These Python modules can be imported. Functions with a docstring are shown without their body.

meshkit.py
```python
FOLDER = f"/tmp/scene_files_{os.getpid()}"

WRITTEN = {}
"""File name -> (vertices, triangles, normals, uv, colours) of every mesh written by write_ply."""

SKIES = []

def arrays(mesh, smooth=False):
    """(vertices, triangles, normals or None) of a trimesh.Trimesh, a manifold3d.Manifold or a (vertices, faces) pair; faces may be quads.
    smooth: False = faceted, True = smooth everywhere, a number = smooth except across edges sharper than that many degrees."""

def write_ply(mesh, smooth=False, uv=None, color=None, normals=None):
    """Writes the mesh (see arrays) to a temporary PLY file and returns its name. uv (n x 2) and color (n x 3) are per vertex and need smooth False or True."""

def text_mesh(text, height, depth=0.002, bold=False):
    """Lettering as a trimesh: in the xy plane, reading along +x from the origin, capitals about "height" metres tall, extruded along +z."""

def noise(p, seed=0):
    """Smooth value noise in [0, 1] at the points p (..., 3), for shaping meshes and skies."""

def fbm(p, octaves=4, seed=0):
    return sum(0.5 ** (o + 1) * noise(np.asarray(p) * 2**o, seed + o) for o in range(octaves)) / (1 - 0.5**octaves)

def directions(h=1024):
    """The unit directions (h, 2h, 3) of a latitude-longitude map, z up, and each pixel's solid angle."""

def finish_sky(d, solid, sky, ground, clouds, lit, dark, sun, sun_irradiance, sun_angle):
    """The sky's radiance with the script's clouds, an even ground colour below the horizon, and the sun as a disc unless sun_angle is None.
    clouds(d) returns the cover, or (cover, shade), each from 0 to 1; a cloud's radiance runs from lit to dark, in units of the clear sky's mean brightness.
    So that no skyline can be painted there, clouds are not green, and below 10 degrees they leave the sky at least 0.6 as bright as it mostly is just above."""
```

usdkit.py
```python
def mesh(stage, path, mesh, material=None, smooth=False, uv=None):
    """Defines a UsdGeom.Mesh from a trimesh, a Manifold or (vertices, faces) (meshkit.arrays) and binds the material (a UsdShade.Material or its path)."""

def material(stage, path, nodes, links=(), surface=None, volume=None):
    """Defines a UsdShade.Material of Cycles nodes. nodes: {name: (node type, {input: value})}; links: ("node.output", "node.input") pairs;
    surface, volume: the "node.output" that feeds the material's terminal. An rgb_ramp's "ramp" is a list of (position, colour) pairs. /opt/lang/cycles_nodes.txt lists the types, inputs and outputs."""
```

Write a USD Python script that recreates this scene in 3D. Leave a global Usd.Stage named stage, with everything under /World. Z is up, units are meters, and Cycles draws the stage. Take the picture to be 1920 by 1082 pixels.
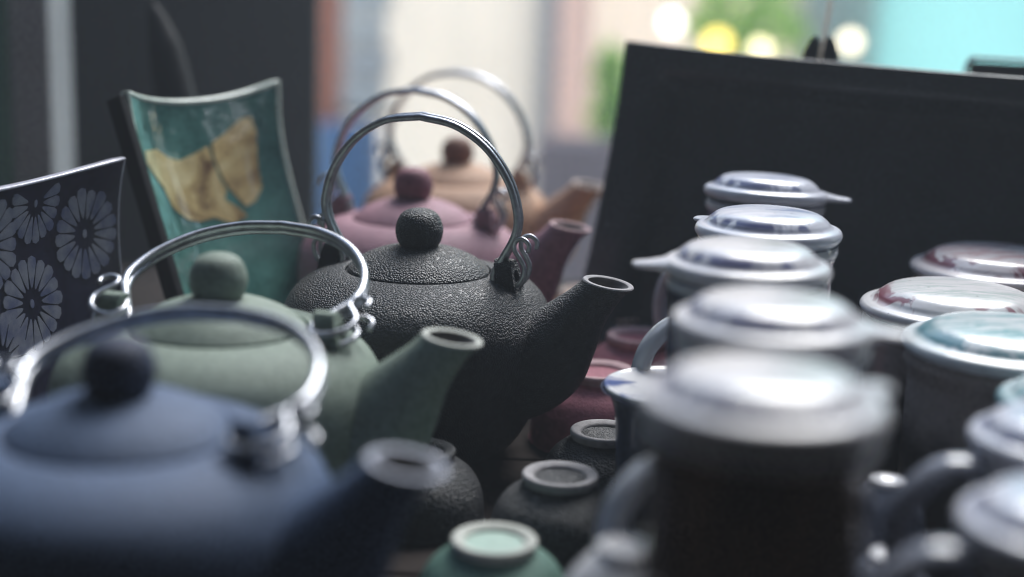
import math, random, re
import numpy as np
import trimesh, usdkit
from meshkit import noise, fbm
from pxr import Usd, UsdGeom, UsdLux, UsdShade, Gf, Sdf
from shapely.geometry import Polygon

random.seed(7)
rng = np.random.default_rng(7)
stage = Usd.Stage.CreateInMemory()
UsdGeom.SetStageUpAxis(stage, 'Z')
UsdGeom.SetStageMetersPerUnit(stage, 1.0)
UsdGeom.Xform.Define(stage, '/World')
UsdGeom.Scope.Define(stage, '/World/Looks')

# ------------------------------------------------------------------ camera
PITCH, ROLL = math.radians(12.5), math.radians(2.0)
fw = np.array([0, math.cos(PITCH), -math.sin(PITCH)])
r0 = np.array([1., 0, 0]); u0 = np.cross(r0, fw)
up = u0 * math.cos(ROLL) - r0 * math.sin(ROLL)
rt = r0 * math.cos(ROLL) + u0 * math.sin(ROLL)
EYE = (0.0495, -0.7327, 0.2521)
cam = UsdGeom.Camera.Define(stage, '/World/camera')
cam.AddTransformOp().Set(Gf.Matrix4d(*rt, 0, *up, 0, *(-fw), 0, *EYE, 1))
cam.CreateFocalLengthAttr(50.0)
cam.CreateHorizontalApertureAttr(36.0)
cam.CreateVerticalApertureAttr(36.0 * 577 / 1024)
cam.CreateFStopAttr(2.6)
cam.CreateFocusDistanceAttr(0.71)
cam.CreateClippingRangeAttr(Gf.Vec2f(0.05, 1000))
cam.CreateExposureAttr(1.9)

# ------------------------------------------------------------------ light
SUN_EL, SUN_AZ = math.radians(50), math.radians(22)      # azimuth from +y towards +x
sun_dir = np.array([math.sin(SUN_AZ) * math.cos(SUN_EL), math.cos(SUN_AZ) * math.cos(SUN_EL), math.sin(SUN_EL)])
sky_mat = usdkit.material(stage, '/World/Looks/sky', {
    's': ('sky_texture', {'sky_type': 'single_scattering', 'sun_disc': False, 'sun_elevation': SUN_EL, 'sun_rotation': SUN_AZ,
                          'air_density': 1.7, 'aerosol_density': .7, 'ozone_density': 1.0}),
    'b': ('background_shader', {'strength': 0.085})}, [('s.color', 'b.color')], surface='b.background')
dome = UsdLux.DomeLight.Define(stage, '/World/sky')
dome.CreateIntensityAttr(1.0)
UsdShade.MaterialBindingAPI.Apply(dome.GetPrim()).Bind(sky_mat)
dome.GetPrim().SetCustomDataByKey('kind', 'structure')
sun = UsdLux.DistantLight.Define(stage, '/World/sun')
sun.CreateIntensityAttr(0.36); sun.CreateAngleAttr(28.); sun.CreateColorAttr(Gf.Vec3f(1, .985, .965))
sun.GetPrim().CreateAttribute('inputs:normalize', Sdf.ValueTypeNames.Bool).Set(True)
zx = sun_dir; xx = np.cross([0, 0, 1.], zx); xx /= np.linalg.norm(xx); yx = np.cross(zx, xx)
sun.AddTransformOp().Set(Gf.Matrix4d(*xx, 0, *yx, 0, *zx, 0, 0, 0, 10, 1))

# ------------------------------------------------------------------ naming helpers
used = {}
def numbered(parent, name):
    k = used.get((parent, name), 0); used[(parent, name)] = k + 1
    return f'{parent}/{name}' if k == 0 else f'{parent}/{name}_{k:03d}'

def data(p, label=None, cat=None, group=None, kind=None):
    for k, v in (('label', label), ('category', cat), ('group', group), ('kind', kind)):
        if v: p.SetCustomDataByKey(k, v)

def thing(name, label, cat, loc=(0, 0, 0), rotz=0., rotx=0., group=None):
    x = UsdGeom.Xform.Define(stage, numbered('/World', name))
    x.AddTranslateOp().Set(Gf.Vec3d(*map(float, loc))); x.AddRotateZOp().Set(float(rotz)); x.AddRotateXOp().Set(float(rotx))
    data(x.GetPrim(), label, cat, group)
    return x.GetPrim()

def obj(name, mesh, mat, parent=None, smooth=40, label=None, cat=None, group=None, kind=None):
    par = str(parent.GetPath()) if parent else '/World'
    m = usdkit.mesh(stage, numbered(par, name), mesh, mat, smooth=smooth)
    data(m.GetPrim(), label, cat, group, kind)
    return m.GetPrim()

def dup(root, loc, rotz, label, group=None):
    was = root.GetCustomData(); nm = re.sub(r'_\d{3}$', '', root.GetName())
    r = thing(nm, label, was['category'], loc, rotz, 0, group or was.get('group'))
    r.GetReferences().AddInternalReference(root.GetPath()); r.SetInstanceable(True)
    return r

# ------------------------------------------------------------------ mesh helpers
def T(v, f): return trimesh.Trimesh(np.asarray(v, float), np.asarray(f), process=False)
def cat_(*ms): return trimesh.util.concatenate(list(ms))
def spline(pts, n):
    """Catmull-Rom through pts."""
    p = np.asarray(pts, float); p = np.vstack([2 * p[0] - p[1], p, 2 * p[-1] - p[-2]])
    out, seg = [], len(p) - 3
    for t in np.linspace(0, seg, n):
        i = min(int(t), seg - 1); s = t - i; a, b, c, d = p[i:i + 4]
        out.append(.5 * (2 * b + (c - a) * s + (2 * a - 5 * b + 4 * c - d) * s * s + (3 * b - a - 3 * c + d) * s ** 3))
    return np.array(out)

def loft(rings, cap0=True, cap1=True, closed=False):
    rings = np.asarray(rings); k, n, _ = rings.shape
    v = rings.reshape(-1, 3); f = []
    for i in range(k if closed else k - 1):
        a, b = i * n, ((i + 1) % k) * n
        j = np.arange(n); j2 = (j + 1) % n
        f += np.stack([a + j, a + j2, b + j2], 1).tolist() + np.stack([a + j, b + j2, b + j], 1).tolist()
    v = v.tolist()
    if not closed:
        if cap0:
            c = len(v); v.append(rings[0].mean(0).tolist()); f += [[c, (j + 1) % n, j] for j in range(n)]
        if cap1:
            c = len(v); o = (k - 1) * n; v.append(rings[-1].mean(0).tolist()); f += [[c, o + j, o + (j + 1) % n] for j in range(n)]
    m = T(v, f)
    if m.volume < 0: m.invert()
    return m

def lathe(profile, n=64, wob=0, seed=0):
    """profile: (r, z) list from the bottom axis to the top axis (ends may be at r = 0)."""
    p = np.asarray(profile, float); a = np.linspace(0, 2 * np.pi, n, endpoint=False)
    rings = [[(r * np.cos(t), r * np.sin(t), z) for t in a] for r, z in np.maximum(p, [[1e-5, -9]])]
    rings = np.array(rings)
    if wob:
        s = 1 + wob * (fbm(rings * 25 + seed * 7.3, 2, seed) - .5)[..., None]
        rings[..., :2] *= s
    return loft(rings)

def prof(pts, n): return spline(pts, n)

def tube(path, rad, n=14, flat=None):
    p = np.asarray(path, float); t = np.gradient(p, axis=0); t /= np.linalg.norm(t, axis=1, keepdims=True)
    rad = np.broadcast_to(np.asarray(rad, float), (len(p),))
    a = np.cross(t[0], [0, 1., 0]) if abs(t[0][1]) < .8 else np.cross(t[0], [1., 0, 0])
    rings, ang = [], np.linspace(0, 2 * np.pi, n, endpoint=False)
    for q, d, r in zip(p, t, rad):
        a = a - d * (a @ d); a /= np.linalg.norm(a); b = np.cross(d, a)
        rings.append(q + r * (np.cos(ang)[:, None] * a + np.sin(ang)[:, None] * b))
    return loft(rings)

def box(x0, x1, y0, y1, z0, z1, bevel=0.):
    if bevel <= 0:
        m = trimesh.creation.box((x1 - x0, y1 - y0, z1 - z0)); m.apply_translation(((x0 + x1) / 2, (y0 + y1) / 2, (z0 + z1) / 2)); return m
    import manifold3d as m3
    b = bevel
    pts = [(x, y, z) for x in (x0, x1) for y in (y0, y1) for z in (z0, z1)]
    pp = []
    for x, y, z in pts:
        sx, sy, sz = (b if x == x0 else -b), (b if y == y0 else -b), (b if z == z0 else -b)
        pp += [(x, y + sy, z + sz), (x + sx, y, z + sz), (x + sx, y + sy, z), (x + sx * .3, y + sy * .3, z + sz * .3)]
    return m3.Manifold.hull_points(np.array(pp))

# ------------------------------------------------------------------ materials
def L(n): return '/World/Looks/' + n
def plain(name, col, rough=.6, grain=0., gscale=60., bump=0., bscale=400., metallic=0., spec=.5, coat=0., coatr=.05, sheen=0.):
    n = {'tc': ('texture_coordinate', {}), 'p': ('principled_bsdf', {'base_color': col, 'roughness': rough, 'metallic': metallic, 'specular_ior_level': spec,
                                                                   'coat_weight': coat, 'coat_roughness': coatr, 'sheen_weight': sheen})}
    l = []
    if grain:
        n['nz'] = ('noise_texture', {'scale': gscale, 'detail': 5., 'roughness': .65})
        lo, hi = [c * (1 - grain) for c in col], [min(1, c * (1 + grain)) for c in col]
        n['rp'] = ('rgb_ramp', {'ramp': [(.3, lo), (.7, hi)]})
        l += [('tc.object', 'nz.vector'), ('nz.fac', 'rp.fac'), ('rp.color', 'p.base_color')]
    if bump:
        n['bn'] = ('noise_texture', {'scale': bscale, 'detail': 3., 'roughness': .6}); n['bp'] = ('bump', {'distance': bump, 'strength': 1.})
        l += [('tc.object', 'bn.vector'), ('bn.fac', 'bp.height'), ('bp.normal', 'p.normal')]
    return usdkit.material(stage, L(name), n, l, surface='p.BSDF')

def pebbled(name, col, edge, scale=980., dist=.0006, rough=.44):
    """stoneware cast with a fine pebbled leather-like skin"""
    return usdkit.material(stage, L(name), {
        'tc': ('texture_coordinate', {}),
        'wn': ('noise_texture', {'scale': 120., 'detail': 1.}), 'wm': ('mix', {'mix_type': 'add', 'fac': .0012}),
        'v': ('voronoi_texture', {'feature': 'f1', 'scale': scale, 'randomness': .9}),
        'r': ('map_range', {'range_type': 'smoothstep', 'from_min': .15, 'from_max': .75, 'to_min': 1., 'to_max': 0.}),
        'fn': ('noise_texture', {'scale': 1800., 'detail': 2.}), 'm': ('math', {'math_type': 'multiply_add', 'value2': .18}),
        'b': ('bump', {'distance': dist, 'strength': 1.}),
        'rp': ('rgb_ramp', {'ramp': [(0., edge), (1., col)]}),
        'p': ('principled_bsdf', {'roughness': rough, 'specular_ior_level': .6})},
        [('tc.object', 'wn.vector'), ('tc.object', 'wm.color1'), ('wn.color', 'wm.color2'), ('wm.color', 'v.vector'), ('v.distance', 'r.value'),
         ('tc.object', 'fn.vector'), ('fn.fac', 'm.value1'), ('r.result', 'm.value3'), ('m.value', 'b.height'), ('b.normal', 'p.normal'),
         ('r.result', 'rp.fac'), ('rp.color', 'p.base_color')], surface='p.BSDF')

def stoneware(name, col, grain=.22, rough=.62, bump=.0006, bscale=750.):
    return plain(name, col, rough, grain, 420., bump, bscale, spec=.35)

M_black = pebbled('black_stoneware', (.036, .040, .046), (.02, .022, .025))
M_blackrim = plain('bare_clay_grey', (.30, .29, .30), .75, .2, 300., .0002, 1500.)
M_pink = stoneware('pink_stoneware', (.36, .19, .235))
M_pinkrim = plain('bare_clay_pink', (.5, .33, .34), .75, .15, 300.)
M_green = stoneware('green_stoneware', (.215, .27, .225))
M_greenrim = plain('bare_clay_green', (.48, .5, .46), .75, .15, 300.)
M_greencup = stoneware('green_cup_glaze', (.10, .20, .165))
M_pinkcup = stoneware('crimson_cup_glaze', (.34, .115, .15))
M_blue = stoneware('blue_stoneware', (.075, .115, .205))
M_bluerim = plain('bare_clay_blue', (.4, .43, .52), .75, .15, 300.)
M_orange = stoneware('orange_stoneware', (.50, .29, .18))
M_orangerim = plain('bare_clay_cream', (.6, .47, .4), .75, .15, 300.)
M_grey = stoneware('grey_stoneware', (.3, .29, .29))
M_spout_in = plain('spout_inside', (.12, .115, .115), .6)
M_alu = plain('aluminium_wire', (.45, .46, .49), .36, .28, 130., .00015, 700., metallic=1.)
M_ink = plain('shadow_gap', (.02, .02, .02), .8)

# ------------------------------------------------------------------ the ground and the table
M_ground = plain('street_paving', (.24, .225, .21), .85, .15, 3., .004, 30.)
M_table = plain('dark_table_wood', (.028, .022, .02), .9, .4, 14., .0006, 90., spec=.12)
g = T([(-7, -5, -.75), (7, -5, -.75), (7, 9, -.75), (-7, 9, -.75)], [[0, 1, 2], [0, 2, 3]])
obj('ground', g, M_ground, smooth=False, kind='structure')
tb = thing('market_table', 'dark brown wooden table carrying all the teapots, cups and mugs', 'table', (0, 0, 0))
for k in range(7):
    y0 = -.62 + k * .152
    obj('plank', box(-.75, .95, y0, y0 + .15, -.03, 0, .002), M_table, tb)
for x in (-.7, .84):
    for y in (-.55, .38):
        obj('leg', box(x, x + .06, y, y + .06, -.75, -.031, .004), M_table, tb)

# ------------------------------------------------------------------ teapots
BODY = prof([(0, .001), (.036, .001), (.044, .002), (.055, .010), (.0655, .030), (.0708, .050), (.0720, .066), (.0705, .0775), (.0655, .0868), (.058, .0932), (.050, .0968), (.0435, .0982), (.0397, .0986), (.0384, .0979), (.0378, .0957), (0, .0947)], 80)
LID = prof([(0, .0955), (.034, .0958), (.0366, .0966), (.0373, .0982), (.0362, .1), (.030, .1048), (.020, .109), (.010, .1112), (0, .112)], 40)
KNOB = prof([(0, .1095), (.0075, .1100), (.0108, .1125), (.0124, .1175), (.0122, .122), (.0098, .1275), (.0055, .1302), (0, .131)], 26)

def ell(c, d, ra, rb, n=40):
    """ring about c, normal d in the xz plane; ra in the xz plane, rb along y"""
    d = np.asarray([d[0], 0, d[1]], float); d /= np.linalg.norm(d); e = np.array([-d[2], 0, d[0]])
    a = np.linspace(0, 2 * np.pi, n, endpoint=False)
    return np.array([c[0], 0, c[1]]) + ra * np.cos(a)[:, None] * e + rb * np.sin(a)[:, None] * np.array([0, 1., 0])

def spout_mesh():
    UL = [((.044, .066), (.046, .018)), ((.052, .0735), (.060, .0235)), ((.0605, .0800), (.0780, .0330)), ((.0690, .0860), (.0920, .0470)), ((.0775, .0920), (.0985, .0640)), ((.0850, .0975), (.1032, .0800)), ((.0905, .1025), (.1115, .0945)), ((.0920, .1045), (.1180, .1008))]
    U = spline([a for a, b in UL], 34); Lw = spline([b for a, b in UL], 34)
    rb = np.interp(np.linspace(0, 1, 34), np.linspace(0, 1, 8), [.0255, .0245, .0225, .0190, .0155, .0130, .0120, .0121])
    an = np.linspace(0, 2 * np.pi, 44, endpoint=False); rings = []
    for a, b, w in zip(U, Lw, rb):
        m, h = (a + b) / 2, (a - b) / 2
        p2 = m + np.cos(an)[:, None] * h
        rings.append(np.stack([p2[:, 0], w * np.sin(an), p2[:, 1]], 1))
    outer = loft(rings, cap1=False)
    c = (U[-1] + Lw[-1]) / 2; e = Lw[-1] - U[-1]; A, B = np.linalg.norm(e) / 2, rb[-1]
    d = np.array([-e[1], e[0]]) / np.linalg.norm(e)
    lip = [ell(c, d, A, B), ell(c + d * .0006, d, A * .97, B * .97), ell(c + d * .0007, d, A * .84, B * .82), ell(c + d * .0001, d, A * .78, B * .76)]
    lipm = loft(lip, False, False)
    inn = [ell(c + d * .0001, d, A * .78, B * .76), ell(c - d * .006 - np.array([.0035, 0]), d, A * .62, B * .68), ell(c - d * .014 - np.array([.010, 0]), d, A * .55, B * .6)]
    innm = loft(inn, False, True); innm.invert()
    if lipm.face_normals[:, 2].mean() < 0: lipm.invert()
    return outer, lipm, innm

SPOUT, LIP, INNER = spout_mesh()
import manifold3d as m3
def ear_mesh(s):
    """lug with a round hole through which the wires pass"""
    pts = [(-.0065, .088), (.0065, .088), (.0062, .1), (.005, .1065), (.0025, .109), (-.0025, .109), (-.005, .1065), (-.0062, .1)]
    sh = Polygon(pts).difference(Polygon([(.0033 * math.cos(a), .1005 + .0036 * math.sin(a)) for a in np.linspace(0, 2 * np.pi, 20, endpoint=False)]))
    m = trimesh.creation.extrude_polygon(sh, .0095, engine='earcut')       # in (y, z), extruded along x
    v = m.vertices; w = np.stack([s * (.0465 + v[:, 2] + (v[:, 1] - .1) * -.25), v[:, 0], v[:, 1]], 1)
    m2 = T(w, m.faces)
    if m2.volume < 0: m2.invert()
    return m2
EARS = [ear_mesh(1), ear_mesh(-1)]

def handle_meshes():
    half = [(0, .1785), (.020, .1752), (.0375, .1650), (.0500, .1490), (.0553, .1330), (.0545, .1220), (.0485, .1100), (.0440, .1010), (.0458, .0945), (.0520, .0938), (.0590, .0985), (.0612, .1055), (.0585, .1110), (.0556, .1150), (.0560, .1195), (.0600, .1212), (.0635, .1185), (.0632, .1145)]
    pr = spline(half, 90)
    full = np.vstack([np.stack([-pr[::-1, 0], pr[::-1, 1]], 1), pr[1:]])
    s = np.abs(np.linspace(-1, 1, len(full)))
    out = []
    for sg in (-1, 1):
        y = sg * np.interp(s, [0, .33, .45, .6, 1], [.0018, .0018, .0034, .0034, .0046])
        if sg == 1: y = y + np.interp(s, [.6, .9, 1], [0, .002, .0028]); y = np.where(s < .2, y, y)
        r = np.interp(s, [0, .36, .5, .6, 1], [.0019, .00185, .0015, .0013, .0012])
        z = full[:, 1] + (.0006 if sg == 1 else 0) * np.interp(s, [0, .3], [1, 0])
        out.append(tube(np.stack([full[:, 0], y, z], 1), r, 12))
    return out
WIRES = handle_meshes()

def teapot(label, loc, yaw, mat, rim, tilt=0., knob=None, seed=0, hscale=1.):
    t = thing('teapot', label, 'teapot', loc, yaw, group='stoneware teapots in a row')
    b = obj('body', lathe(BODY, 112, .012, seed), mat, t, True)
    ld = obj('lid', lathe(LID, 80), mat, t, 50)
    obj('knob', lathe(KNOB, 48, .03, seed + 3), knob or mat, ld, True)
    sp = obj('spout', SPOUT, mat, t, 60)
    obj('lip', LIP, rim, sp, 50); obj('inside', INNER, M_spout_in, sp, True)
    for e in EARS: obj('ear', e, mat, t, 35)
    rot = trimesh.transformations.rotation_matrix(math.radians(-tilt), [1, 0, 0], [0, 0, .1005])
    h = UsdGeom.Xform.Define(stage, str(t.GetPath()) + '/handle')
    for w in WIRES:
        w = w.copy(); w.apply_transform(rot)
        obj('wire', w, M_alu, h.GetPrim(), True)
    return t

teapot('dark grey pebbled teapot in sharp focus with upright double wire handle', (0, 0, 0), -22, M_black, M_blackrim, 0, seed=1)
teapot('dusty pink teapot just behind the dark pebbled teapot', (-.015, .157, 0), -20, M_pink, M_pinkrim, 2, stoneware('shaded_pink_knob', (.26, .10, .13)), seed=2)  # knob given a darker pink to carry the shade on it
teapot('orange tan teapot furthest back with brown knob and upright wire handle', (.005, .334, 0), -20, M_orange, M_orangerim, -2, stoneware('brown_knob', (.22, .085, .05)), seed=3)
teapot('pale green teapot with its wire handle folded back', (-.077, -.135, 0), -13, M_green, M_greenrim, 68, seed=4)
teapot('blurred blue teapot in the foreground with its handle folded back', (-.080, -.279, 0), -20, M_blue, M_bluerim, 74, stoneware('shaded_blue_knob', (.03, .042, .085)), seed=5)  # knob colour darkened to stand for its shaded front

# ------------------------------------------------------------------ upturned tea cups
CUP = prof([(0, .0005), (.029, .0005), (.0308, .002), (.0310, .008), (.0295, .016), (.0255, .0235), (.0195, .0285), (.0168, .0300), (.0163, .0315)], 34)
FOOT = prof([(.0158, .0300), (.0166, .0315), (.0172, .0338), (.0166, .0352), (.0152, .0354), (.0134, .0348), (.0120, .0338), (.0114, .0315)], 24)
WELL = [(0, .0332), (.006, .0331), (.0105, .0329), (.0125, .0330)]
def cup(name, label, loc, mat, rim, group, k=1., base=None):
    c = thing(name, label, 'tea cup', loc, rng.uniform(0, 360), group=group)
    obj('bowl', lathe(np.vstack([CUP, [(.0, .0300)]]) * k, 72), mat, c, 60)
    obj('foot_ring', loft(np.array([[(r * math.cos(a), r * math.sin(a), z) for a in np.linspace(0, 2 * np.pi, 64, endpoint=False)] for r, z in FOOT * k]), False, False), rim, c, True)
    w = loft(np.array([[(max(r, 1e-5) * math.cos(a), max(r, 1e-5) * math.sin(a), z) for a in np.linspace(0, 2 * np.pi, 48, endpoint=False)] for r, z in np.array(WELL) * k]), False, False)
    if w.face_normals[:, 2].mean() < 0: w.invert()
    obj('base', w, base or mat, c, True)
    return c
G = 'upturned tea cups under the teapot spouts'
bc = cup('tea_cup', 'dark pebbled upturned cup below the dark teapot spout, behind its twin', (.0975, -.0665, 0), M_black, M_blackrim, G)
dup(bc, (.074, -.131, 0), 77, 'dark pebbled upturned cup between the green cup and its twin', G)
cup('tea_cup', 'dark upturned cup half hidden in shade under the dark teapot', (.009, -.104, 0), M_black, M_black, G)
cup('tea_cup', 'green upturned cup at the bottom edge in front', (.046, -.208, 0), M_greencup, M_greenrim, G, 1., plain('pale_green_base', (.30, .43, .37), .6, .15, 200.))
pc = cup('tea_cup', 'pink upturned cup just right of the dark teapot spout', (.099, .021, 0), M_pinkcup, M_pinkrim, G, 1.18)
dup(pc, (.128, .101, 0), 60, 'pink upturned cup further back, seen past a mug handle', G)
oc = cup('tea_cup', 'orange upturned cup right of the dark spout, in front of its twin', (.120, .178, 0), M_orange, M_orangerim, G)
dup(oc, (.100, .248, 0), 40, 'orange upturned cup furthest back below the orange spout', G)

# ------------------------------------------------------------------ lidded mugs
def glaze(name, base, paint, deep, amount=.5, k=1., thr=.5, speck=True, rough=.27):
    """glossy white glaze brushed with colour: washes, strokes round the lid, small specks"""
    n = {'tc': ('texture_coordinate', {}), 'sx': ('separate_xyz', {}),
         'mp': ('mapping', {'scale': (30., 160., 60.), 'rotation': (0, 0, .5)}), 'n1': ('noise_texture', {'scale': 1., 'detail': 5., 'roughness': .7, 'distortion': .6}),
         'r1': ('rgb_ramp', {'ramp': [(.46, (0, 0, 0)), (.60, (1, 1, 1))]}),
         'ln': ('vector_math', {'math_type': 'multiply', 'vector2': (1, 1, 0)}), 'le': ('vector_math', {'math_type': 'length'}),
         'top': ('rgb_ramp', {'ramp': [(0., (1, 1, 1)), (.021 * k, (1, 1, 1)), (.026 * k, (.12, .12, .12)), (.5, (.0, .0, .0))]}),
         'a': ('math', {'math_type': 'multiply'}), 'am': ('math', {'math_type': 'multiply', 'value2': amount}),
         'mx': ('mix', {'color1': base, 'color2': paint}),
         'n2': ('noise_texture', {'scale': 45., 'detail': 3., 'distortion': 1.2}), 'r2': ('rgb_ramp', {'ramp': [(thr, (0, 0, 0)), (thr + .06, (1, 1, 1))]}),
         'rb': ('rgb_ramp', {'ramp': [(0, (0, 0, 0)), (.0245 * k, (0, 0, 0)), (.0262 * k, (1, 1, 1)), (.0285 * k, (1, 1, 1)), (.030 * k, (0, 0, 0)), (1, (0, 0, 0))]}),
         'sm': ('math', {'math_type': 'multiply'}), 'mx2': ('mix', {'color2': deep}),
         'v': ('voronoi_texture', {'scale': 110., 'randomness': 1.}), 'rv': ('rgb_ramp', {'ramp': [(0, (1, 1, 1)), (.055, (1, 1, 1)), (.09, (0, 0, 0)), (1, (0, 0, 0))]}),
         'mx3': ('mix', {'color2': (.05, .05, .07)}), 'vm': ('math', {'math_type': 'multiply', 'value2': .7 if speck else 0.}),
         'bn': ('noise_texture', {'scale': 70., 'detail': 2.}), 'bp': ('bump', {'distance': .0006, 'strength': .6}),
         'p': ('principled_bsdf', {'roughness': rough, 'specular_ior_level': .65, 'coat_weight': .12, 'coat_roughness': .12})}
    l = [('tc.object', 'mp.vector'), ('mp.vector', 'n1.vector'), ('n1.fac', 'r1.fac'), ('tc.object', 'ln.vector1'), ('ln.vector', 'le.vector1'), ('le.value', 'top.fac'),
         ('r1.color', 'a.value1'), ('top.color', 'a.value2'), ('a.value', 'am.value1'), ('am.value', 'mx.fac'), ('tc.object', 'n2.vector'), ('n2.fac', 'r2.fac'), ('le.value', 'rb.fac'),
         ('r2.color', 'sm.value1'), ('rb.color', 'sm.value2'), ('sm.value', 'mx2.fac'), ('mx.color', 'mx2.color1'),
         ('tc.object', 'v.vector'), ('v.distance', 'rv.fac'), ('rv.color', 'vm.value1'), ('vm.value', 'mx3.fac'), ('mx2.color', 'mx3.color1'), ('mx3.color', 'p.base_color'),
         ('tc.object', 'bn.vector'), ('bn.fac', 'bp.height'), ('bp.normal', 'p.normal')]
    return usdkit.material(stage, L(name), n, l, surface='p.BSDF')

def bodyglaze(name, a, b, rough=.12):
    return usdkit.material(stage, L(name), {
        'tc': ('texture_coordinate', {}), 'mp': ('mapping', {'scale': (60., 60., 14.)}), 'n': ('noise_texture', {'scale': 1., 'detail': 4., 'distortion': .8}),
        'r': ('rgb_ramp', {'ramp': [(.35, a), (.65, b)]}), 'bn': ('noise_texture', {'scale': 60., 'detail': 2.}), 'bp': ('bump', {'distance': .0004, 'strength': .5}),
        'p': ('principled_bsdf', {'roughness': rough, 'specular_ior_level': .5})},
        [('tc.object', 'mp.vector'), ('mp.vector', 'n.vector'), ('n.fac', 'r.fac'), ('r.color', 'p.base_color'), ('tc.object', 'bn.vector'), ('bn.fac', 'bp.height'), ('bp.normal', 'p.normal')], surface='p.BSDF')

M_lid_blue = glaze('white_glaze_blue_wash', (.64, .66, .74), (.16, .22, .38), (.03, .04, .16), .8)
M_lid_red = glaze('white_glaze_red_wash', (.70, .67, .69), (.42, .10, .13), (.17, .02, .05), .6, 1.37, .46)
M_lid_mix = glaze('white_glaze_green_red_wash', (.66, .65, .66), (.22, .36, .33), (.20, .02, .05), .55, 1.37, .50)
M_lid_teal = glaze('teal_white_glaze', (.62, .67, .69), (.06, .30, .34), (.04, .2, .25), .95, 1.37, .42)
M_lid_warm = glaze('white_glaze_olive_wash', (.66, .66, .71), (.34, .36, .33), (.05, .06, .2), .9)
M_navy_body = bodyglaze('navy_glaze', (.05, .058, .09), (.09, .10, .15))
M_bluewhite_body = bodyglaze('blue_white_glaze', (.05, .055, .12), (.25, .25, .33))
M_brown_body = bodyglaze('brown_glaze', (.09, .075, .07), (.16, .115, .09))
M_grey_body = usdkit.material(stage, L('dark_base_glaze'), {  # colour goes from brown-grey at the top to near black below
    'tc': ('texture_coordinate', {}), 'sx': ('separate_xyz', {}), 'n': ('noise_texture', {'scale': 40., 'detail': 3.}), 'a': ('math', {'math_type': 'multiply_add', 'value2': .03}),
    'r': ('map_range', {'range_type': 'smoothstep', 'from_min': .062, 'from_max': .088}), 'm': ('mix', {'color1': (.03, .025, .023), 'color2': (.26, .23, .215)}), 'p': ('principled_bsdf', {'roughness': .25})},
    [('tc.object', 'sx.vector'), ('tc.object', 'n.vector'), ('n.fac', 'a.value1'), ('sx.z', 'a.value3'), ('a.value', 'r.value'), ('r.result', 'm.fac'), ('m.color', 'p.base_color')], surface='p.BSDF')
M_pale = bodyglaze('pale_blue_grey_glaze', (.42, .45, .5), (.52, .54, .58))
M_slate = bodyglaze('slate_blue_glaze', (.16, .18, .23), (.22, .24, .30))
M_white = bodyglaze('white_porcelain', (.7, .71, .75), (.78, .78, .8), .08)

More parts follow.
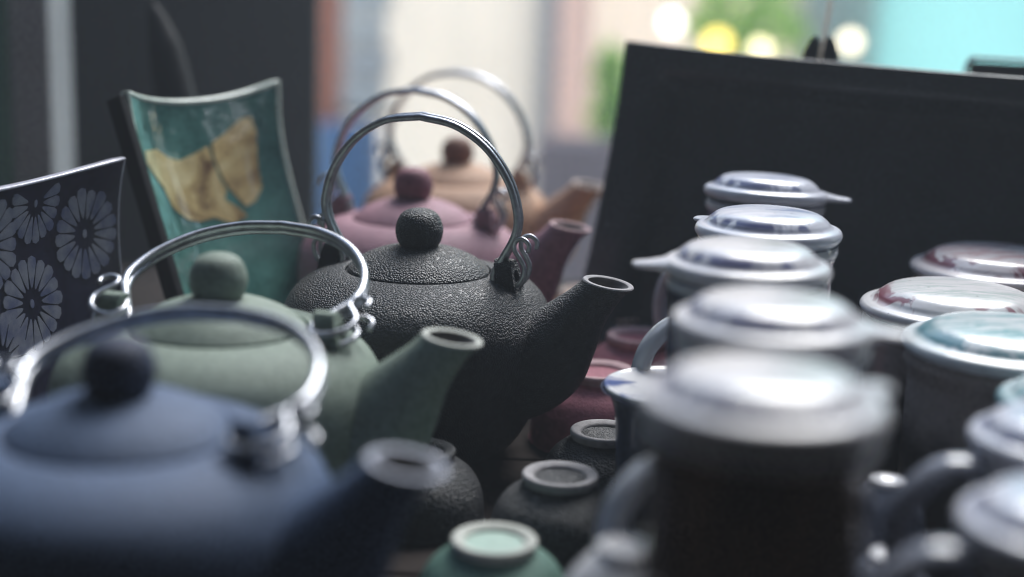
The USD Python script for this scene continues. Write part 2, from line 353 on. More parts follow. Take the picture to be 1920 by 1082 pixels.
def mug(label, loc, h, R, lidmat, bodymat, hdir=None, tab=None, hz=(.09, .03), hmat=None, group='lidded mugs standing in rows', name='lidded_mug', lidtilt=(0, 0), humped=1.):
    t = thing(name, label, 'mug', loc, 0, group=group)
    k = R / .035
    zb = h - .004
    b = prof([(0, .001), (R * .86, .001), (R * .9, .004), (R * .945, .02), (R * .95, .07 * h / .135), (R * .95, zb - .014), (R * .965, zb - .010), (R * 1.0, zb - .006), (R * 1.0, zb - .002), (R * .985, zb), (R * .9, zb), (R * .88, zb - .003), (0, zb - .003)], 70)
    obj('body', lathe(b, 72), bodymat, t, 50)
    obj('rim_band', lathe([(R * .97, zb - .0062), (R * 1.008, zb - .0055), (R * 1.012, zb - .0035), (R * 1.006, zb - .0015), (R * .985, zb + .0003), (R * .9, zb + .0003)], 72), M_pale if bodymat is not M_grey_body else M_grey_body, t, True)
    zl = h - .0035
    lp = prof([(0, zl), (R * .9, zl), (R * 1.01, zl + .0006), (R * 1.05, zl + .0028), (R * 1.03, zl + .0052), (R * .985, zl + .0062), (R * .93, zl + .0062 + .0004 * humped), (R * .885, zl + .0062 + .0014 * humped), (R * .84, zl + .0062 + .0032 * humped),
               (R * .74, zl + .0062 + .0056 * humped), (R * .58, zl + .0062 + .0070 * humped), (R * .3, zl + .0062 + .0078 * humped), (0, zl + .0062 + .0080 * humped)], 90)
    lm = lathe(lp, 88)
    v = lm.vertices.copy(); v[:, 2] += v[:, 0] * lidtilt[0] + v[:, 1] * lidtilt[1]
    ld = obj('lid', T(v, lm.faces), lidmat, t, True)
    if tab is not None:
        a = math.radians(tab); c, s = math.cos(a), math.sin(a)
        rings = []
        for q, w, th, dz in ((.80, .013, .0035, .0035), (.96, .0118, .003, .0035), (1.08, .0085, .0024, .003), (1.22, .0062, .0019, .0026), (1.36, .0050, .0016, .0024), (1.42, .0036, .0012, .0024), (1.44, .0012, .0006, .0024)):
            an = np.linspace(0, 2 * np.pi, 24, endpoint=False)
            rings.append([(q * R * c - w * k * math.cos(x) * s, q * R * s + w * k * math.cos(x) * c, zl + dz + th * math.sin(x)) for x in an])
        rg = np.array(rings); rg[..., 2] += rg[..., 0] * lidtilt[0] + rg[..., 1] * lidtilt[1]
        obj('lid_tab', loft(rg), lidmat, ld, True)
    if hdir is not None:
        a = math.radians(hdir); c, s = math.cos(a), math.sin(a); z1, z0 = hz; m = (z1 + z0) / 2; hh = (z1 - z0) / 2
        pts = spline([(R * .9, z1 - .002), (R * 1.0, z1 - .001), (R + .012, z1 - .001), (R + .023, m + hh * .62), (R + .0275, m + .002), (R + .024, m - hh * .55), (R + .013, z0 - .001), (R * 1.0, z0 - .006), (R * .9, z0 - .007)], 46)
        t_ = np.gradient(pts, axis=0); t_ /= np.linalg.norm(t_, axis=1, keepdims=True)
        rings = []
        for (q, z), (tx, tz) in zip(pts, t_):
            an = np.linspace(0, 2 * np.pi, 20, endpoint=False)
            rr = q + .0042 * np.cos(an) * -tz; zz = z + .0042 * np.cos(an) * tx; ww = .0068 * np.sin(an)
            rings.append(np.stack([rr * c - ww * s, rr * s + ww * c, zz], 1))
        obj('handle', loft(rings), hmat or M_pale, t, True)
    return t

GM = 'lidded blue and white mugs in a row'
mug('blue and white lidded mug furthest back with its lid tab pointing right', (.192, .070, 0), .135, .0335, M_lid_blue, M_bluewhite_body, 150, -3, group=GM, lidtilt=(-.03, -.04))
mug('sharp blue and white lidded mug, second from the back, with dark body', (.172, -.056, 0), .135, .0335, M_lid_blue, M_navy_body, 192, 128, group=GM)
mug('blurred blue and white lidded mug third from the back with lid tab pointing left', (.148, -.146, 0), .135, .0335, M_lid_warm, M_navy_body, 60, 176, group=GM)
mug('blurred blue and white lidded mug fourth from the back with lid tab pointing right', (.141, -.248, 0), .135, .0335, M_lid_warm, M_navy_body, 205, -6, hz=(.088, .03), group=GM)
mug('large blurred brown lidded mug in front with its handle on the left', (.122, -.343, 0), .135, .0335, M_lid_warm, M_brown_body, 186, 30, hz=(.074, .018), group=GM)
GR = 'wide lidded mugs at the right edge'
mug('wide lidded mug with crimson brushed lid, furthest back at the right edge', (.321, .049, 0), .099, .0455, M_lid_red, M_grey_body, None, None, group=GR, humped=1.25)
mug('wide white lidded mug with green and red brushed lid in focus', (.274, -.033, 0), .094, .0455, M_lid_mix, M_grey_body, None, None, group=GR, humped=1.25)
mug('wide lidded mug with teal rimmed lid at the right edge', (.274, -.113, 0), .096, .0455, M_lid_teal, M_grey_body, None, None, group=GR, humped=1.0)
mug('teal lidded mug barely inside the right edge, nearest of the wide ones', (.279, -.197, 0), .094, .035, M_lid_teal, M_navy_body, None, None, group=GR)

GS = 'small white lidded mugs with handles at the lower right edge'
mug('small navy white lidded mug at the right edge, farther of the two', (.243, -.262, 0), .1, .031, M_lid_blue, M_navy_body, 188, None, hz=(.092, .04), group=GS, hmat=M_slate)
mug('small navy white lidded mug at the bottom right corner', (.215, -.342, 0), .1, .031, M_lid_blue, M_navy_body, 186, None, hz=(.092, .04), group=GS, hmat=M_slate)
# white saucer, small white cups
def bowl_thing(name, label, cat, loc, pr, mat, n=64, rim=None):
    t = thing(name, label, cat, loc, 0)
    obj('bowl', lathe(pr, n), mat, t, 50)
    if rim: obj('rim', lathe(rim, n), M_white, t, True)
    return t
M_saucer = usdkit.material(stage, L('painted_saucer'), {
    'tc': ('texture_coordinate', {}), 'n': ('noise_texture', {'scale': 26., 'detail': 3., 'distortion': 1.}), 'r': ('rgb_ramp', {'ramp': [(.56, (.78, .78, .8)), (.66, (.12, .16, .34))]}),
    'p': ('principled_bsdf', {'roughness': .08})}, [('tc.object', 'n.vector'), ('n.fac', 'r.fac'), ('r.color', 'p.base_color')], surface='p.BSDF')
oc_ = thing('open_cup', 'open dark cup with white and blue painted inside, half hidden by a mug', 'cup', (.1265, -.100, 0))
obj('body', lathe(prof([(0, .001), (.022, .001), (.0245, .006), (.0258, .03), (.0275, .055), (.0315, .0655), (.0322, .0668), (0, .0668)], 50), 64), M_navy_body, oc_, 50)
obj('inside', loft(np.array([[(max(r, 1e-5) * math.cos(a), max(r, 1e-5) * math.sin(a), z) for a in np.linspace(0, 2 * np.pi, 64, endpoint=False)] for r, z in prof([(.0318, .0667), (.0331, .0676), (.0328, .0688), (.0312, .0692), (.0285, .0684), (.020, .0676), (0, .0673)], 40)]), False, False), M_saucer, oc_, True)
WC = prof([(0, .001), (.0225, .001), (.024, .004), (.0238, .03), (.021, .052), (.014, .063), (.008, .0665), (0, .067)], 40)
GW = 'small upturned white cups between the mugs'
for lb, x, y, s in (('white upturned cup at the bottom edge beside the front brown mug', .0905, -.292, 1.0),
                    ('small bluish white cup peeking out right of the brown mug', .209, -.170, .75), ('small bluish white cup at the bottom edge right of the brown mug', .190, -.250, .75)):
    c = thing('white_cup', lb, 'cup', (x, y, 0), 0, group=GW)
    obj('bowl', lathe(WC * s, 48), M_white if s == 1 else M_slate, c, True)
    obj('foot_ring', lathe([(.0085 * s, .065 * s), (.0105 * s, .066 * s), (.0098 * s, .069 * s), (.008 * s, .069 * s), (.0068 * s, .0672 * s), (0, .0672 * s)], 40), M_white, c, True)

# ------------------------------------------------------------------ square dishes shown upright on stands
def dish_surface(u, v, hw, hh, pc, rise, off=0., bevel=0):
    X = hw * u * (1 - pc * (1 - v * v)); Z = hh * v * (1 - pc * (1 - u * u))
    Y = -rise * .5 * (np.abs(u) ** 3.2 + np.abs(v) ** 3.2) + off
    if bevel:
        t = np.clip((np.maximum(np.abs(u), np.abs(v)) - .77) / .09, 0, 1); Y = Y - rise * t * t * (3 - 2 * t)
    return np.stack([X, Y, Z], -1)
def dish_mesh(hw, hh, pc, rise, th, n=64, bevel=0):
    s = np.linspace(-1, 1, n); U, V = np.meshgrid(s, s)
    a = dish_surface(U, V, hw, hh, pc, rise, 0., bevel).reshape(-1, 3); b = dish_surface(U, V, hw, hh, pc, rise, th, bevel).reshape(-1, 3)
    i, j = np.meshgrid(np.arange(n - 1), np.arange(n - 1), indexing='ij'); q = (i * n + j).ravel()
    f = np.vstack([np.stack([q, q + 1, q + n + 1], 1), np.stack([q, q + n + 1, q + n], 1)])
    g_ = f[:, ::-1] + n * n
    per = np.concatenate([np.arange(n), np.arange(1, n) * n + n - 1, (n - 1) * n + np.arange(n - 2, -1, -1), np.arange(n - 2, 0, -1) * n])
    p2 = np.roll(per, -1)
    e = np.vstack([np.stack([per, per + n * n, p2 + n * n], 1), np.stack([per, p2 + n * n, p2], 1)])
    m = T(np.vstack([a, b]), np.vstack([f, g_, e]))
    if m.volume < 0: m.invert()
    return m
def rim_tube(hw, hh, pc, rise, th, r, n=40, bevel=0):
    s = np.linspace(-1, 1, n)[:-1]; o = np.ones_like(s)
    u = np.concatenate([s, o, -s, -o]); v = np.concatenate([-o, s, o, -s])
    p = dish_surface(u, v, hw, hh, pc, rise, th / 2, bevel)
    t = np.roll(p, -1, 0) - np.roll(p, 1, 0); t /= np.linalg.norm(t, axis=1, keepdims=True)
    rings = []; ang = np.linspace(0, 2 * np.pi, 12, endpoint=False)
    for q, d in zip(p, t):
        a = np.array([0, 1., 0]); a = a - d * (a @ d); a /= np.linalg.norm(a); b = np.cross(d, a)
        rings.append(q + (np.cos(ang)[:, None] * a * th * .56 + np.sin(ang)[:, None] * b * r))
    m = loft(rings, closed=True)
    if m.volume < 0: m.invert()
    return m
M_stand = plain('dark_stand_wood', (.010, .009, .010), .7, .3, 40., spec=.25)

# teal dish with a gold patch
M_teal = usdkit.material(stage, L('teal_crackle_glaze'), {
    'tc': ('texture_coordinate', {}), 'sx': ('separate_xyz', {}),
    'wn': ('noise_texture', {'scale': 38., 'detail': 3.}), 'wa': ('vector_math', {'math_type': 'multiply_add', 'vector2': (.028, .028, .028), 'vector3': (-.014, -.014, -.014)}), 'ad': ('vector_math', {'math_type': 'add'}),
    'm1': ('mapping', {'mapping_type': 'texture', 'location': (-.026, 0, .027), 'scale': (.040, 1, .023), 'rotation': (0, .5, 0)}), 'l1': ('vector_math', {'math_type': 'length'}),
    'm2': ('mapping', {'mapping_type': 'texture', 'location': (.020, 0, .036), 'scale': (.019, 1, .036), 'rotation': (0, -.1, 0)}), 'l2': ('vector_math', {'math_type': 'length'}),
    'mn': ('math', {'math_type': 'minimum'}), 'rg': ('rgb_ramp', {'ramp': [(0, (0, 0, 0)), (1., (0, 0, 0))]}),
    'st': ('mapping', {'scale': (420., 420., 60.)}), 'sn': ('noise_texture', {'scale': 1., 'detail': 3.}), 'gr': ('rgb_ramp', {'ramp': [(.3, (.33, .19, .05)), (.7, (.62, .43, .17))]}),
    'tn': ('noise_texture', {'scale': 30., 'detail': 4.}), 'tr': ('rgb_ramp', {'ramp': [(.35, (.05, .15, .13)), (.65, (.11, .27, .23))]}),
    'mx': ('mix', {}), 'bn': ('noise_texture', {'scale': 55., 'detail': 2.}), 'bp': ('bump', {'distance': .0025, 'strength': .6}),
    'rr': ('map_range', {'to_min': .06, 'to_max': .30}), 'mm': ('math', {'math_type': 'multiply', 'value2': .85}),
    'p': ('principled_bsdf', {'specular_ior_level': .6})},
    [('tc.object', 'wn.vector'), ('wn.color', 'wa.vector1'), ('tc.object', 'ad.vector1'), ('wa.vector', 'ad.vector2'), ('ad.vector', 'm1.vector'), ('ad.vector', 'm2.vector'),
     ('m1.vector', 'l1.vector1'), ('m2.vector', 'l2.vector1'), ('l1.value', 'mn.value1'), ('l2.value', 'mn.value2'), ('mn.value', 'rg.fac'),
     ('tc.object', 'st.vector'), ('st.vector', 'sn.vector'), ('sn.fac', 'gr.fac'), ('tc.object', 'tn.vector'), ('tn.fac', 'tr.fac'),
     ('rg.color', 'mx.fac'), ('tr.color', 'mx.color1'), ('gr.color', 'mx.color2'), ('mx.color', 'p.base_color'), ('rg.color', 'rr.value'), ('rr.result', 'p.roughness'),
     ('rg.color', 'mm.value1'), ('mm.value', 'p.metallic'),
     ('tc.object', 'bn.vector'), ('bn.fac', 'bp.height'), ('bp.normal', 'p.normal')], surface='p.BSDF')
M_tealrim = plain('teal_rim', (.6, .68, .6), .25, .2, 200.)
TD = dict(hw=.066, hh=.0875, pc=.07, rise=.02)
td = thing('square_dish', 'teal glazed dish with a gold patch standing upright behind the green teapot', 'dish', (-.1275, .128, .090), 60, -21)
obj('dish', dish_mesh(th=.006, **TD), M_teal, td, 40); obj('rim', rim_tube(th=.006, r=.0023, **TD), M_tealrim, td, True)
M_gold = usdkit.material(stage, L('gold_tone'), {
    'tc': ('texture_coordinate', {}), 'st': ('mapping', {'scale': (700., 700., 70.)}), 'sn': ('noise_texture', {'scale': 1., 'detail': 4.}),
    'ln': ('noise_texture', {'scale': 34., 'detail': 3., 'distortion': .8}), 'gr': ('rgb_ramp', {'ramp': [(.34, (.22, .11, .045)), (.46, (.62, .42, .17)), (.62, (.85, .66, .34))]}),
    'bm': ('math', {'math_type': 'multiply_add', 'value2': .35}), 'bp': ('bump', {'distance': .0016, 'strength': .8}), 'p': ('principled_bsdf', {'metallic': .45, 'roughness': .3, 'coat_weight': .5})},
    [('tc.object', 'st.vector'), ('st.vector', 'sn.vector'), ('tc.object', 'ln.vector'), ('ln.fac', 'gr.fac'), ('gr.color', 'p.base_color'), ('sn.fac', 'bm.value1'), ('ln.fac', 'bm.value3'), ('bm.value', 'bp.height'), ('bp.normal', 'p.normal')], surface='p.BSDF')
def raised_patch(poly, parent):  # lays a thin gold-coloured shape on the dish face
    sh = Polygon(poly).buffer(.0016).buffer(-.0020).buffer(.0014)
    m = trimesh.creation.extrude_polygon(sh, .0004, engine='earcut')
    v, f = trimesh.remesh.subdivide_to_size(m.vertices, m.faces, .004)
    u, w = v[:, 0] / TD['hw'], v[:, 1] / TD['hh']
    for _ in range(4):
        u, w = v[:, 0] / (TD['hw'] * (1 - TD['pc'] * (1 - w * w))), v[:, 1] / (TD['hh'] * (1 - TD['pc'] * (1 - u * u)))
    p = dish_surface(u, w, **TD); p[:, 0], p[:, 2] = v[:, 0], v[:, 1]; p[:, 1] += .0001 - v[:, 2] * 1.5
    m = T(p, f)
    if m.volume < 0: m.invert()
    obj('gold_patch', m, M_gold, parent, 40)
raised_patch([(-0.0553, 0.0539), (-0.0441, 0.0548), (-0.033, 0.0491), (-0.0239, 0.0469), (-0.0069, 0.0507), (0.0023, 0.0532), (0.0037, 0.0449), (0.0064, 0.0326), (0.0097, 0.0264), (0.005, 0.02), (0.0146, 0.0144), (0.0211, 0.0083), (0.0084, 0.0058), (-0.0062, 0.0118), (-0.0186, 0.0108), (-0.0293, 0.0132), (-0.0397, 0.0212), (-0.0439, 0.0331), (-0.0513, 0.0421), (-0.0563, 0.0481)], td)
raised_patch([(0.0073, 0.0549), (0.0216, 0.0606), (0.0345, 0.0673), (0.0424, 0.0678), (0.0448, 0.0587), (0.0414, 0.0412), (0.0391, 0.0237), (0.0319, 0.0168), (0.0239, 0.0149), (0.0188, 0.0218), (0.0135, 0.0284), (0.01, 0.0367), (0.0077, 0.0462)], td)
ts = thing('dish_stand', 'dark wooden stand with a tall curved horn behind the teal dish', 'stand', (-.1275, .128, .090), 60, -21)
obj('side_arm', box(-.0735, -.0675, -.019, -.008, -.095, .0865, .001), M_stand, ts)
obj('back_bar', box(-.0685, .0685, .012, .02, -.07, -.05, .002), M_stand, ts)
hp = spline([(.077, .093, -.12), (.085, .098, -.02), (.0905, .0985, .06), (.0935, .095, .118), (.0945, .093, .148), (.0948, .093, .178)], 40)
obj('horn', tube(hp, np.interp(np.linspace(0, 1, 40), [0, .5, .8, .95, 1], [.015, .015, .0115, .006, .0025]), 16), M_stand, ts, True)

# navy dish with white chrysanthemums
M_navy = bodyglaze('deep_navy_glaze', (.012, .012, .024), (.02, .02, .04), .15)
M_navyrim = plain('pale_worn_rim', (.5, .5, .58), .2, .2, 120.)
ND = dict(hw=.088, hh=.078, pc=.05, rise=.016)
nd = thing('square_dish', 'navy dish with white painted chrysanthemums at the left edge', 'dish', (-.1935, -.056, .0685), 73, -6)
obj('dish', dish_mesh(th=.006, **ND), M_navy, nd, 40); obj('rim', rim_tube(th=.006, r=.0014, **ND), M_navyrim, nd, True)
M_petal = usdkit.material(stage, L('white_petal_paint'), {
    'tc': ('texture_coordinate', {}), 'n': ('noise_texture', {'scale': 90., 'detail': 3.}), 'r': ('rgb_ramp', {'ramp': [(.35, (.10, .115, .20)), (.6, (.215, .225, .27))]}),
    'p': ('principled_bsdf', {'roughness': .2})}, [('tc.object', 'n.vector'), ('n.fac', 'r.fac'), ('r.color', 'p.base_color')], surface='p.BSDF')
def flower(cx, cz, rx, rz, rot, parent, npet=17):
    hw, hh = ND['hw'], ND['hh']; vs, fs = [], []
    def put(px, pz, h):
        u, v = px / hw, pz / hh
        for _ in range(3):
            u = px / (hw * (1 - ND['pc'] * (1 - v * v))); v = pz / (hh * (1 - ND['pc'] * (1 - u * u)))
        return dish_surface(np.clip(u, -.985, .985), np.clip(v, -.985, .985), off=-h, **ND)
    def poly(pts, h):
        o = len(vs); c = np.mean(pts, 0); top = [put(*p_, h) for p_ in pts]; low = [put(*p_, -.0003) for p_ in pts]; n = len(pts)
        vs.extend(top); vs.extend(low); vs.append(put(*c, h + .0001))
        for k in range(n):
            k2 = (k + 1) % n
            fs.append((o + 2 * n, o + k2, o + k)); fs.append((o + k, o + k2, o + n + k2)); fs.append((o + k, o + n + k2, o + n + k))
    for k in range(npet):
        a = 2 * math.pi * k / npet + rot; d = math.pi / npet
        r_out = 1 + random.uniform(-.04, .04); pts = []
        for q, w in ((.36, -.5), (.6, -.86), (.85, -.93), (.96, -.68), (1.0, 0), (.96, .68), (.85, .93), (.6, .86), (.36, .5), (.32, 0)):
            aa = a + w * d; qq = q * r_out
            pts.append((cx + rx * qq * math.cos(aa), cz + rz * qq * math.sin(aa)))
        if max(abs(p_[1]) for p_ in pts) < hh * .965: poly(pts, .0004)
    poly([(cx + rx * .07 * math.cos(a), cz + rz * .1 * math.sin(a)) for a in np.linspace(0, 2 * np.pi, 10, endpoint=False)], .0004)
    m = T(vs, fs)
    obj('painted_flower', m, M_petal, parent, 30)
for cx, cz, r in ((.015, .014, .0235), (.0605, .042, .0235), (.0215, .0635, .0195), (-.014, -.009, .0235), (-.016, .048, .0235)):
    flower(cx, cz, r, r * 1.02, random.uniform(0, 1), nd)
ns = thing('dish_stand', 'low dark wooden stand holding the navy dish upright', 'stand', (-.1935, -.056, .0685), 73, -6)
obj('base_bar', box(-.06, .06, -.02, .05, -.088, -.0785, .002), M_stand, ns)
obj('back_bar', box(-.05, .05, .012, .022, -.0785, .01, .002), M_stand, ns)
obj('front_lip', box(-.06, .06, -.026, -.0175, -.0785, -.072, .001), M_stand, ns)

# black dish behind the mugs
M_blackglaze = plain('black_slate_glaze', (.018, .022, .027), .38, .35, 25., .0008, 60., spec=.45)
yaw_b = -28.
bx = np.array([math.cos(math.radians(yaw_b)), math.sin(math.radians(yaw_b))])
BD = dict(hw=.155, hh=.1, pc=.008, rise=.013, bevel=1)
ln = math.radians(17)
topc = np.array([.1275, .232]) + bx * .155
cb = topc + np.array([bx[1], -bx[0]]) * .1 * math.sin(ln)
bd = thing('square_dish', 'large black square dish standing upright behind the mugs', 'dish', (cb[0], cb[1], .199 - .1 * math.cos(ln)), yaw_b, -17)
lean_r = trimesh.transformations.rotation_matrix(math.radians(1.5), [0, 1, 0])       # it stands a little askew
bm_, br_ = dish_mesh(th=.008, **BD), rim_tube(th=.008, r=.0022, **BD)
bm_.apply_transform(lean_r); br_.apply_transform(lean_r)
obj('dish', bm_, M_blackglaze, bd, 40)
obj('rim', br_, M_blackglaze, bd, True)
bs = thing('dish_stand', 'black stand whose split tip rises above the black dish', 'stand', (cb[0], cb[1], .203 - .1 * math.cos(ln)), yaw_b, -17)
for sx in (-1, 1):
    pts = np.array([(-.001, .009, .05), (.0115, .009, .05), (.0125, .009, .098), (.0105, .009, .111), (.0072, .009, .119), (.0045, .009, .121), (.0022, .009, .119), (.0014, .009, .1)])
    pg = Polygon([(p[0] if p[0] > .001 else .0014, p[2]) for p in pts])
    m = trimesh.creation.extrude_polygon(pg, .007, engine='earcut')
    m = T(np.stack([sx * m.vertices[:, 0] - .034, m.vertices[:, 2] + .011, m.vertices[:, 1]], 1), m.faces)
    if m.volume < 0: m.invert()
    obj('prong', m, M_stand, bs)
obj('back_leg', box(-.049, -.019, .012, .02, -.1, .0495, .001), M_stand, bs)
obj('base_bar', box(-.1, .07, -.02, .03, -.1095, -.102, .001), M_stand, bs)
rod = obj('rod', tube([(-.034, .0148, .09), (-.034, .0150, .14), (-.034, .0155, .2)], .0016, 10), usdkit.material(stage, L('pale_rod'), {'d': ('diffuse_bsdf', {'color': (.85, .8, .74)}), 't': ('translucent_bsdf', {'color': (.9, .85, .8)}), 'm': ('mix_closure', {'fac': .65})}, [('d.BSDF', 'm.closure1'), ('t.BSDF', 'm.closure2')], surface='m.closure'), bs, True)
M_tray = plain('dark_lacquer', (.03, .022, .02), .3)
dt = thing('lacquer_tray', 'dark lacquer tray with a pale edge peeking over the black dish', 'tray', (cb[0] + .140, cb[1] + .045, .1135), yaw_b, -14)
obj('panel', box(-.06, .2, 0, .006, -.113, .095, .003), M_tray, dt)
obj('edge', tube(spline([(-.062, .003, -.1), (-.062, .003, .06), (-.062, .003, .09), (-.058, .003, .0965), (-.05, .003, .0975), (.05, .003, .0975), (.2, .003, .0975)], 60), .0013, 8), plain('pale_edge', (.55, .6, .6), .4), dt, True)

# small things behind, left
M_card = plain('pale_card', (.72, .7, .7), .7, .08, 30.)
bw = thing('paper_box', 'small white paper box in the gap beside the teal dish', 'box', (-.235, .16, 0), 20)
obj('box_body', box(-.016, .016, -.02, .02, .0, .05, .001), M_card, bw); obj('box_flap', box(-.017, .017, -.021, .021, .0505, .0535, .001), M_card, bw)

# ------------------------------------------------------------------ stall and street
M_post = plain('grey_painted_post', (.5, .475, .47), .6, .12, 8.)
M_darkframe = plain('dark_frame', (.03, .028, .027), .6)
sp_ = thing('stall_post', 'light grey square post at the left rear of the stall', 'post', (-.349, .45, 0))
obj('shaft', box(-.0165, .0165, -.0165, .043, -.75, 1.35, .002), M_post, sp_); obj('foot_plate', box(-.03, .03, -.03, .03, -.749, -.74), M_darkframe, sp_)
M_canvas = plain('blocker_canvas', (.14, .12, .11), .85)
aw = thing('light_block_roof', 'unseen canvas roof added over the table to block sky light', 'awning')  # added out of view; its rear edge shapes the sky light
obj('canvas', box(-2.6, 2.6, -2.1, .18, 1.36, 1.38), M_canvas, aw)
obj('front_bar', box(-2.6, 2.6, .18, .21, 1.35, 1.385), M_darkframe, aw)
pr_ = thing('side_blocker', 'unseen dark boards with an opening added at the right to cut fill light', 'partition')  # added out of view to cut fill and be mirrored in the teal dish
for k in range(8):
    y0 = -.15 + k * .2
    for z0, z1 in ((-.74, .02), (.62, 1.34)) if k in (2, 5) else ((-.74, 1.34),):
        obj('board', box(1.2, 1.22, y0, y0 + .196, z0, z1), M_darkframe, pr_, False)
pl_ = thing('side_blocker', 'unseen dark boards added at the left to cut fill light', 'partition')  # added out of view to lower the fill from this side
for k in range(6):
    y0 = -.15 + k * .2
    obj('board', box(-1.12, -1.1, y0, y0 + .196, -.74, 1.34), M_darkframe, pl_, False)
for sx, nm in ((-1, 'left'), (1, 'right')):
    obj('side_block_sheet', box(sx * 1.15 - .01, sx * 1.15 + .01, -2.14, -.16, -.74, 1.355), M_canvas, aw)  # unseen sheets added to stop light from the sides
M_wall_back = plain('dark_plaster', (.10, .09, .085), .85, .2, 3.)
obj('rear_blocker', box(-3, 3, -2.3, -2.15, -.75, 3.2), M_wall_back, None, False, 'unseen dark wall added behind the camera to block front light', 'wall')  # added unseen to keep the camera-facing sides dark

def cloth_mat(name, col, tr):
    return usdkit.material(stage, L(name), {'tc': ('texture_coordinate', {}), 'n': ('noise_texture', {'scale': 3., 'detail': 3.}),
        'r': ('rgb_ramp', {'ramp': [(.3, [c * .9 for c in col]), (.7, col)]}), 'd': ('diffuse_bsdf', {}), 't': ('translucent_bsdf', {}), 'm': ('mix_closure', {'fac': tr})},
        [('tc.object', 'n.vector'), ('n.fac', 'r.fac'), ('r.color', 'd.color'), ('r.color', 't.color'), ('d.BSDF', 'm.closure1'), ('t.BSDF', 'm.closure2')], surface='m.closure')
def cloth(name, label, x0, x1, y, z0, z1, mat, folds=9, amp=.012):
    n, k = 80, 12; vs, fs = [], []
    for j in range(k):
        for i in range(n):
            u = i / (n - 1); w = j / (k - 1)
            vs.append((x0 + (x1 - x0) * u, y + amp * math.sin(u * folds * 6.28 + math.sin(w * 2) + 1.3 * math.sin(u * 7)) * (1 - .4 * w), z0 + (z1 - z0) * w))
    for j in range(k - 1):
        for i in range(n - 1):
            a = j * n + i; fs += [(a, a + 1, a + n + 1), (a, a + n + 1, a + n)]
    return obj(name, T(vs, fs), mat, None, True, label, 'cloth')
def wallbox(name, label, cat, b, mat, bevel=.0):
    return obj(name, box(*b, bevel), mat, None, 30, label, cat)
Y = 2.7
M_cream = plain('cream_wall', (.78, .755, .70), .85, .05, 4.)
M_beige = plain('beige_wall', (.62, .52, .43), .85, .1, 3.)
M_brownwall = plain('dark_brown_boards', (.016, .012, .011), .7, .25, 6.)
M_mauve = plain('mauve_plaster', (.30, .21, .21), .85, .1, 5.)
M_pinkp = plain('pink_door_paint', (.74, .52, .49), .6, .06, 5.)
M_rust = plain('rust_cloth', (.33, .115, .06), .85, .2, 12.)
M_tealwall = plain('turquoise_wall', (.18, .60, .56), .7, .05, 4.)
M_shut = plain('dark_green_paint', (.06, .13, .075), .6, .2, 10.)
dw = thing('board_wall', 'dark brown boarded partition behind the teal dish', 'wall', (0, 0, 0))
for k in range(4):
    x0 = -.449 + k * .0707
    obj('board', box(x0, x0 + .0695, .8, .82, -.749, 1.3, .002), M_brownwall, dw)
wallbox('green_shutter', 'dark green shutter at the far left edge', 'shutter', (-.8, -.455, .77, .79, -.749, 1.3), M_shut, .004)
cloth('hanging_cloth', 'rust coloured cloth hanging beside the dark boarded partition', -.45, -.37, Y - .03, -.12, 1.2, cloth_mat('rust_cloth_thin', (.42, .15, .085), .5), 2, .006)
cloth('cream_curtain', 'bright cream cloth hanging behind the teapot handles, glowing with daylight', -.415, .104, Y + .1, -.74, 1.9, cloth_mat('cream_cloth', (.80, .71, .60), .70), 5, .004)
wallbox('door_post', 'mauve grey door post right of the cream wall', 'post', (.105, .14, Y, Y + .2, -.749, 1.9), plain('mauve_post', (.52, .44, .44), .7), .004)
cloth('pink_curtain', 'pale pink cloth hanging between the mauve post and the beige cloth', .141, .224, Y + .07, -.74, 1.9, cloth_mat('pink_cloth', (.92, .70, .64), .8), 2, .004)
cloth('beige_curtain', 'beige cloth hanging behind the lamps and plants', .2255, .78, Y + .35, -.74, 1.9, cloth_mat('beige_cloth', (.84, .68, .54), .74), 6, .005)
wallbox('pale_pillar', 'pale pillar between the plants and the turquoise wall', 'pillar', (.73, .93, Y + .1, Y + .25, -.749, 1.9), plain('pale_pillar_paint', (.70, .62, .57), .8, .06, 4.), .006)
cloth('turquoise_tarp', 'smooth turquoise tarpaulin hanging at the top right', .88, 2.4, Y - .05, -.74, 1.9, cloth_mat('turquoise_tarp', (.42, .86, .82), .55), 3, .006)
wallbox('low_wall', 'low mauve wall below the pink and beige cloths', 'wall', (.09, .86, Y - .45, Y - .3, -.749, -.09), M_mauve, .01)
bb = thing('blue_drum', 'blue plastic drum beside the cream wall', 'drum', (-.335, 2.45, -.749))
M_blued = plain('blue_plastic', (.06, .17, .36), .35)
obj('barrel', lathe(prof([(0, .001), (.075, .001), (.08, .01), (.08, .2), (.083, .21), (.08, .22), (.08, .62), (.06, .645), (0, .65)], 60), 40), M_blued, bb, True)
obj('cap', lathe([(.0, .65), (.02, .65), (.02, .665), (0, .665)], 24), M_blued, bb)
for k in range(4):
    z0 = -.07 + k * .075
    t = thing('pale_carton', ['lowest pale carton stacked above the blue drum', 'second pale carton from the bottom of the stack', 'third pale carton from the bottom of the stack', 'topmost pale carton of the stack by the cream wall'][k], 'carton', (-.312 + (k % 2) * .008, Y - .08, z0), 3 * (-1) ** k, group='cartons stacked by the cream wall')
    obj('carton_body', box(-.05, .05, -.05, .05, 0, .07, .003), plain(f'carton_{"abcd"[k]}', ((.80, .72, .64), (.70, .63, .58), (.84, .76, .68), (.74, .70, .66))[k], .75), t)
    obj('tape', box(-.047, .047, -.0515, -.0502, .03, .042), M_card, t, False)
sh = thing('shelf_bracket', 'narrow shelf carrying the stack of pale cartons', 'shelf', (-.31, Y - .08, 0))
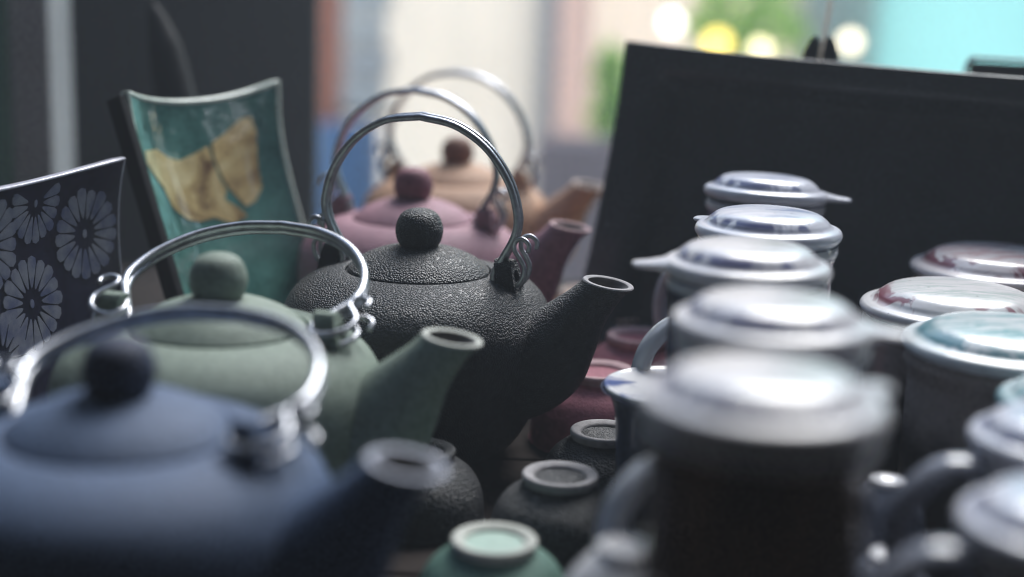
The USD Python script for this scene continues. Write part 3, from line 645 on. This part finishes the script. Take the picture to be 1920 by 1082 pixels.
obj('board', box(-.065, .065, -.06, .12, -.085, -.0702, .002), M_brownwall, sh); obj('bracket', box(-.01, .01, .0, .12, -.16, -.086, .002), M_darkframe, sh)

# plants
M_leaf = [usdkit.material(stage, L(f'leaf_{k}'), {
    'p': ('principled_bsdf', {'base_color': c, 'roughness': .5}), 't': ('translucent_bsdf', {'color': [min(1, x * 1.6) for x in c]}), 'm': ('mix_closure', {'fac': .65})},
    [('p.BSDF', 'm.closure1'), ('t.BSDF', 'm.closure2')], surface='m.closure') for k, c in (('light', (.46, .60, .20)), ('mid', (.11, .22, .045)))]
def plant(label, cx, cy, zc, rx, rz, n, mat, zpot):
    t = thing('potted_plant', label, 'plant', (cx, cy, -.749))
    obj('pot', lathe(prof([(0, .001), (.05, .001), (.06, .03), (.075, .16), (.08, .17), (.07, .17), (.065, .15), (0, .15)], 40), 32), M_rust, t, True)
    obj('stem', tube(spline([(0, 0, .14), (.01, 0, .3), (-.005, .01, zc + .749)], 16), .008, 8), M_brownwall, t, True)
    vs, fs = [], []
    for k in range(n):
        d = rng.normal(size=3); d /= np.linalg.norm(d); q = d * rng.uniform(.35, 1) ** .6 * np.array([rx, rx * .7, rz]) + [0, 0, zc + .749]
        a = rng.normal(size=3); a /= np.linalg.norm(a); b = np.cross(a, rng.normal(size=3)); b /= np.linalg.norm(b); l, w = rng.uniform(.03, .05), rng.uniform(.012, .02)
        o = len(vs); vs += [q - a * l, q + b * w, q + a * l, q - b * w]; fs += [(o, o + 1, o + 2), (o, o + 2, o + 3)]
    p = obj('foliage', T(vs, fs), mat, t, False); data(p, kind='stuff')
    return t
plant('bushy green potted plant above the black dish', 0.57, 2.62, .17, .145, .14, 210, M_leaf[0], 0)
plant('slim green potted plant left of the black dish', .252, 2.42, .0, .03, .12, 120, M_leaf[0], 0)
def lamp(label, p, r, col, st):
    t = thing('hanging_lamp', label, 'lamp', p, 0, group='small lit lamps strung above the far wall')
    obj('bulb', trimesh.creation.icosphere(2, r), usdkit.material(stage, numbered('/World/Looks', 'lamp_glow'), {'e': ('emission', {'color': col, 'strength': st})}, surface='e.emission'), t, True)
    obj('cord', tube([(0, 0, r), (0, 0, .4), (0, 0, 1.2)], .002, 6), M_darkframe, t, True)
lamp('round white lamp at the left of the string', (0.3717, 2.3667, 0.1609), .019, (1, .97, .88), 1.44)
lamp('warm yellow lamp second from the left', (0.4722, 2.3667, 0.119), .026, (1, .74, .16), 1.15)
lamp('pale yellow lamp third from the left', (0.5643, 2.3667, 0.1088), .019, (1, .88, .52), 1.30)
lamp('cream lamp beside the pale pillar', (0.7568, 2.3667, 0.133), .019, (1, .9, .66), 1.22)

# ------------------------------------------------------------------ haze volume added to lift the blacks
M_haze = usdkit.material(stage, L('haze'), {'v': ('principled_volume', {'color': (.79, .89, 1.), 'density': .05, 'anisotropy': .2})}, [], volume='v.volume')
obj('haze', box(-7.5, 7.5, -5.5, 9.5, -1.75, 3.5), M_haze, None, False, 'thin pale haze added to lift the dark tones', 'haze', None, 'stuff')
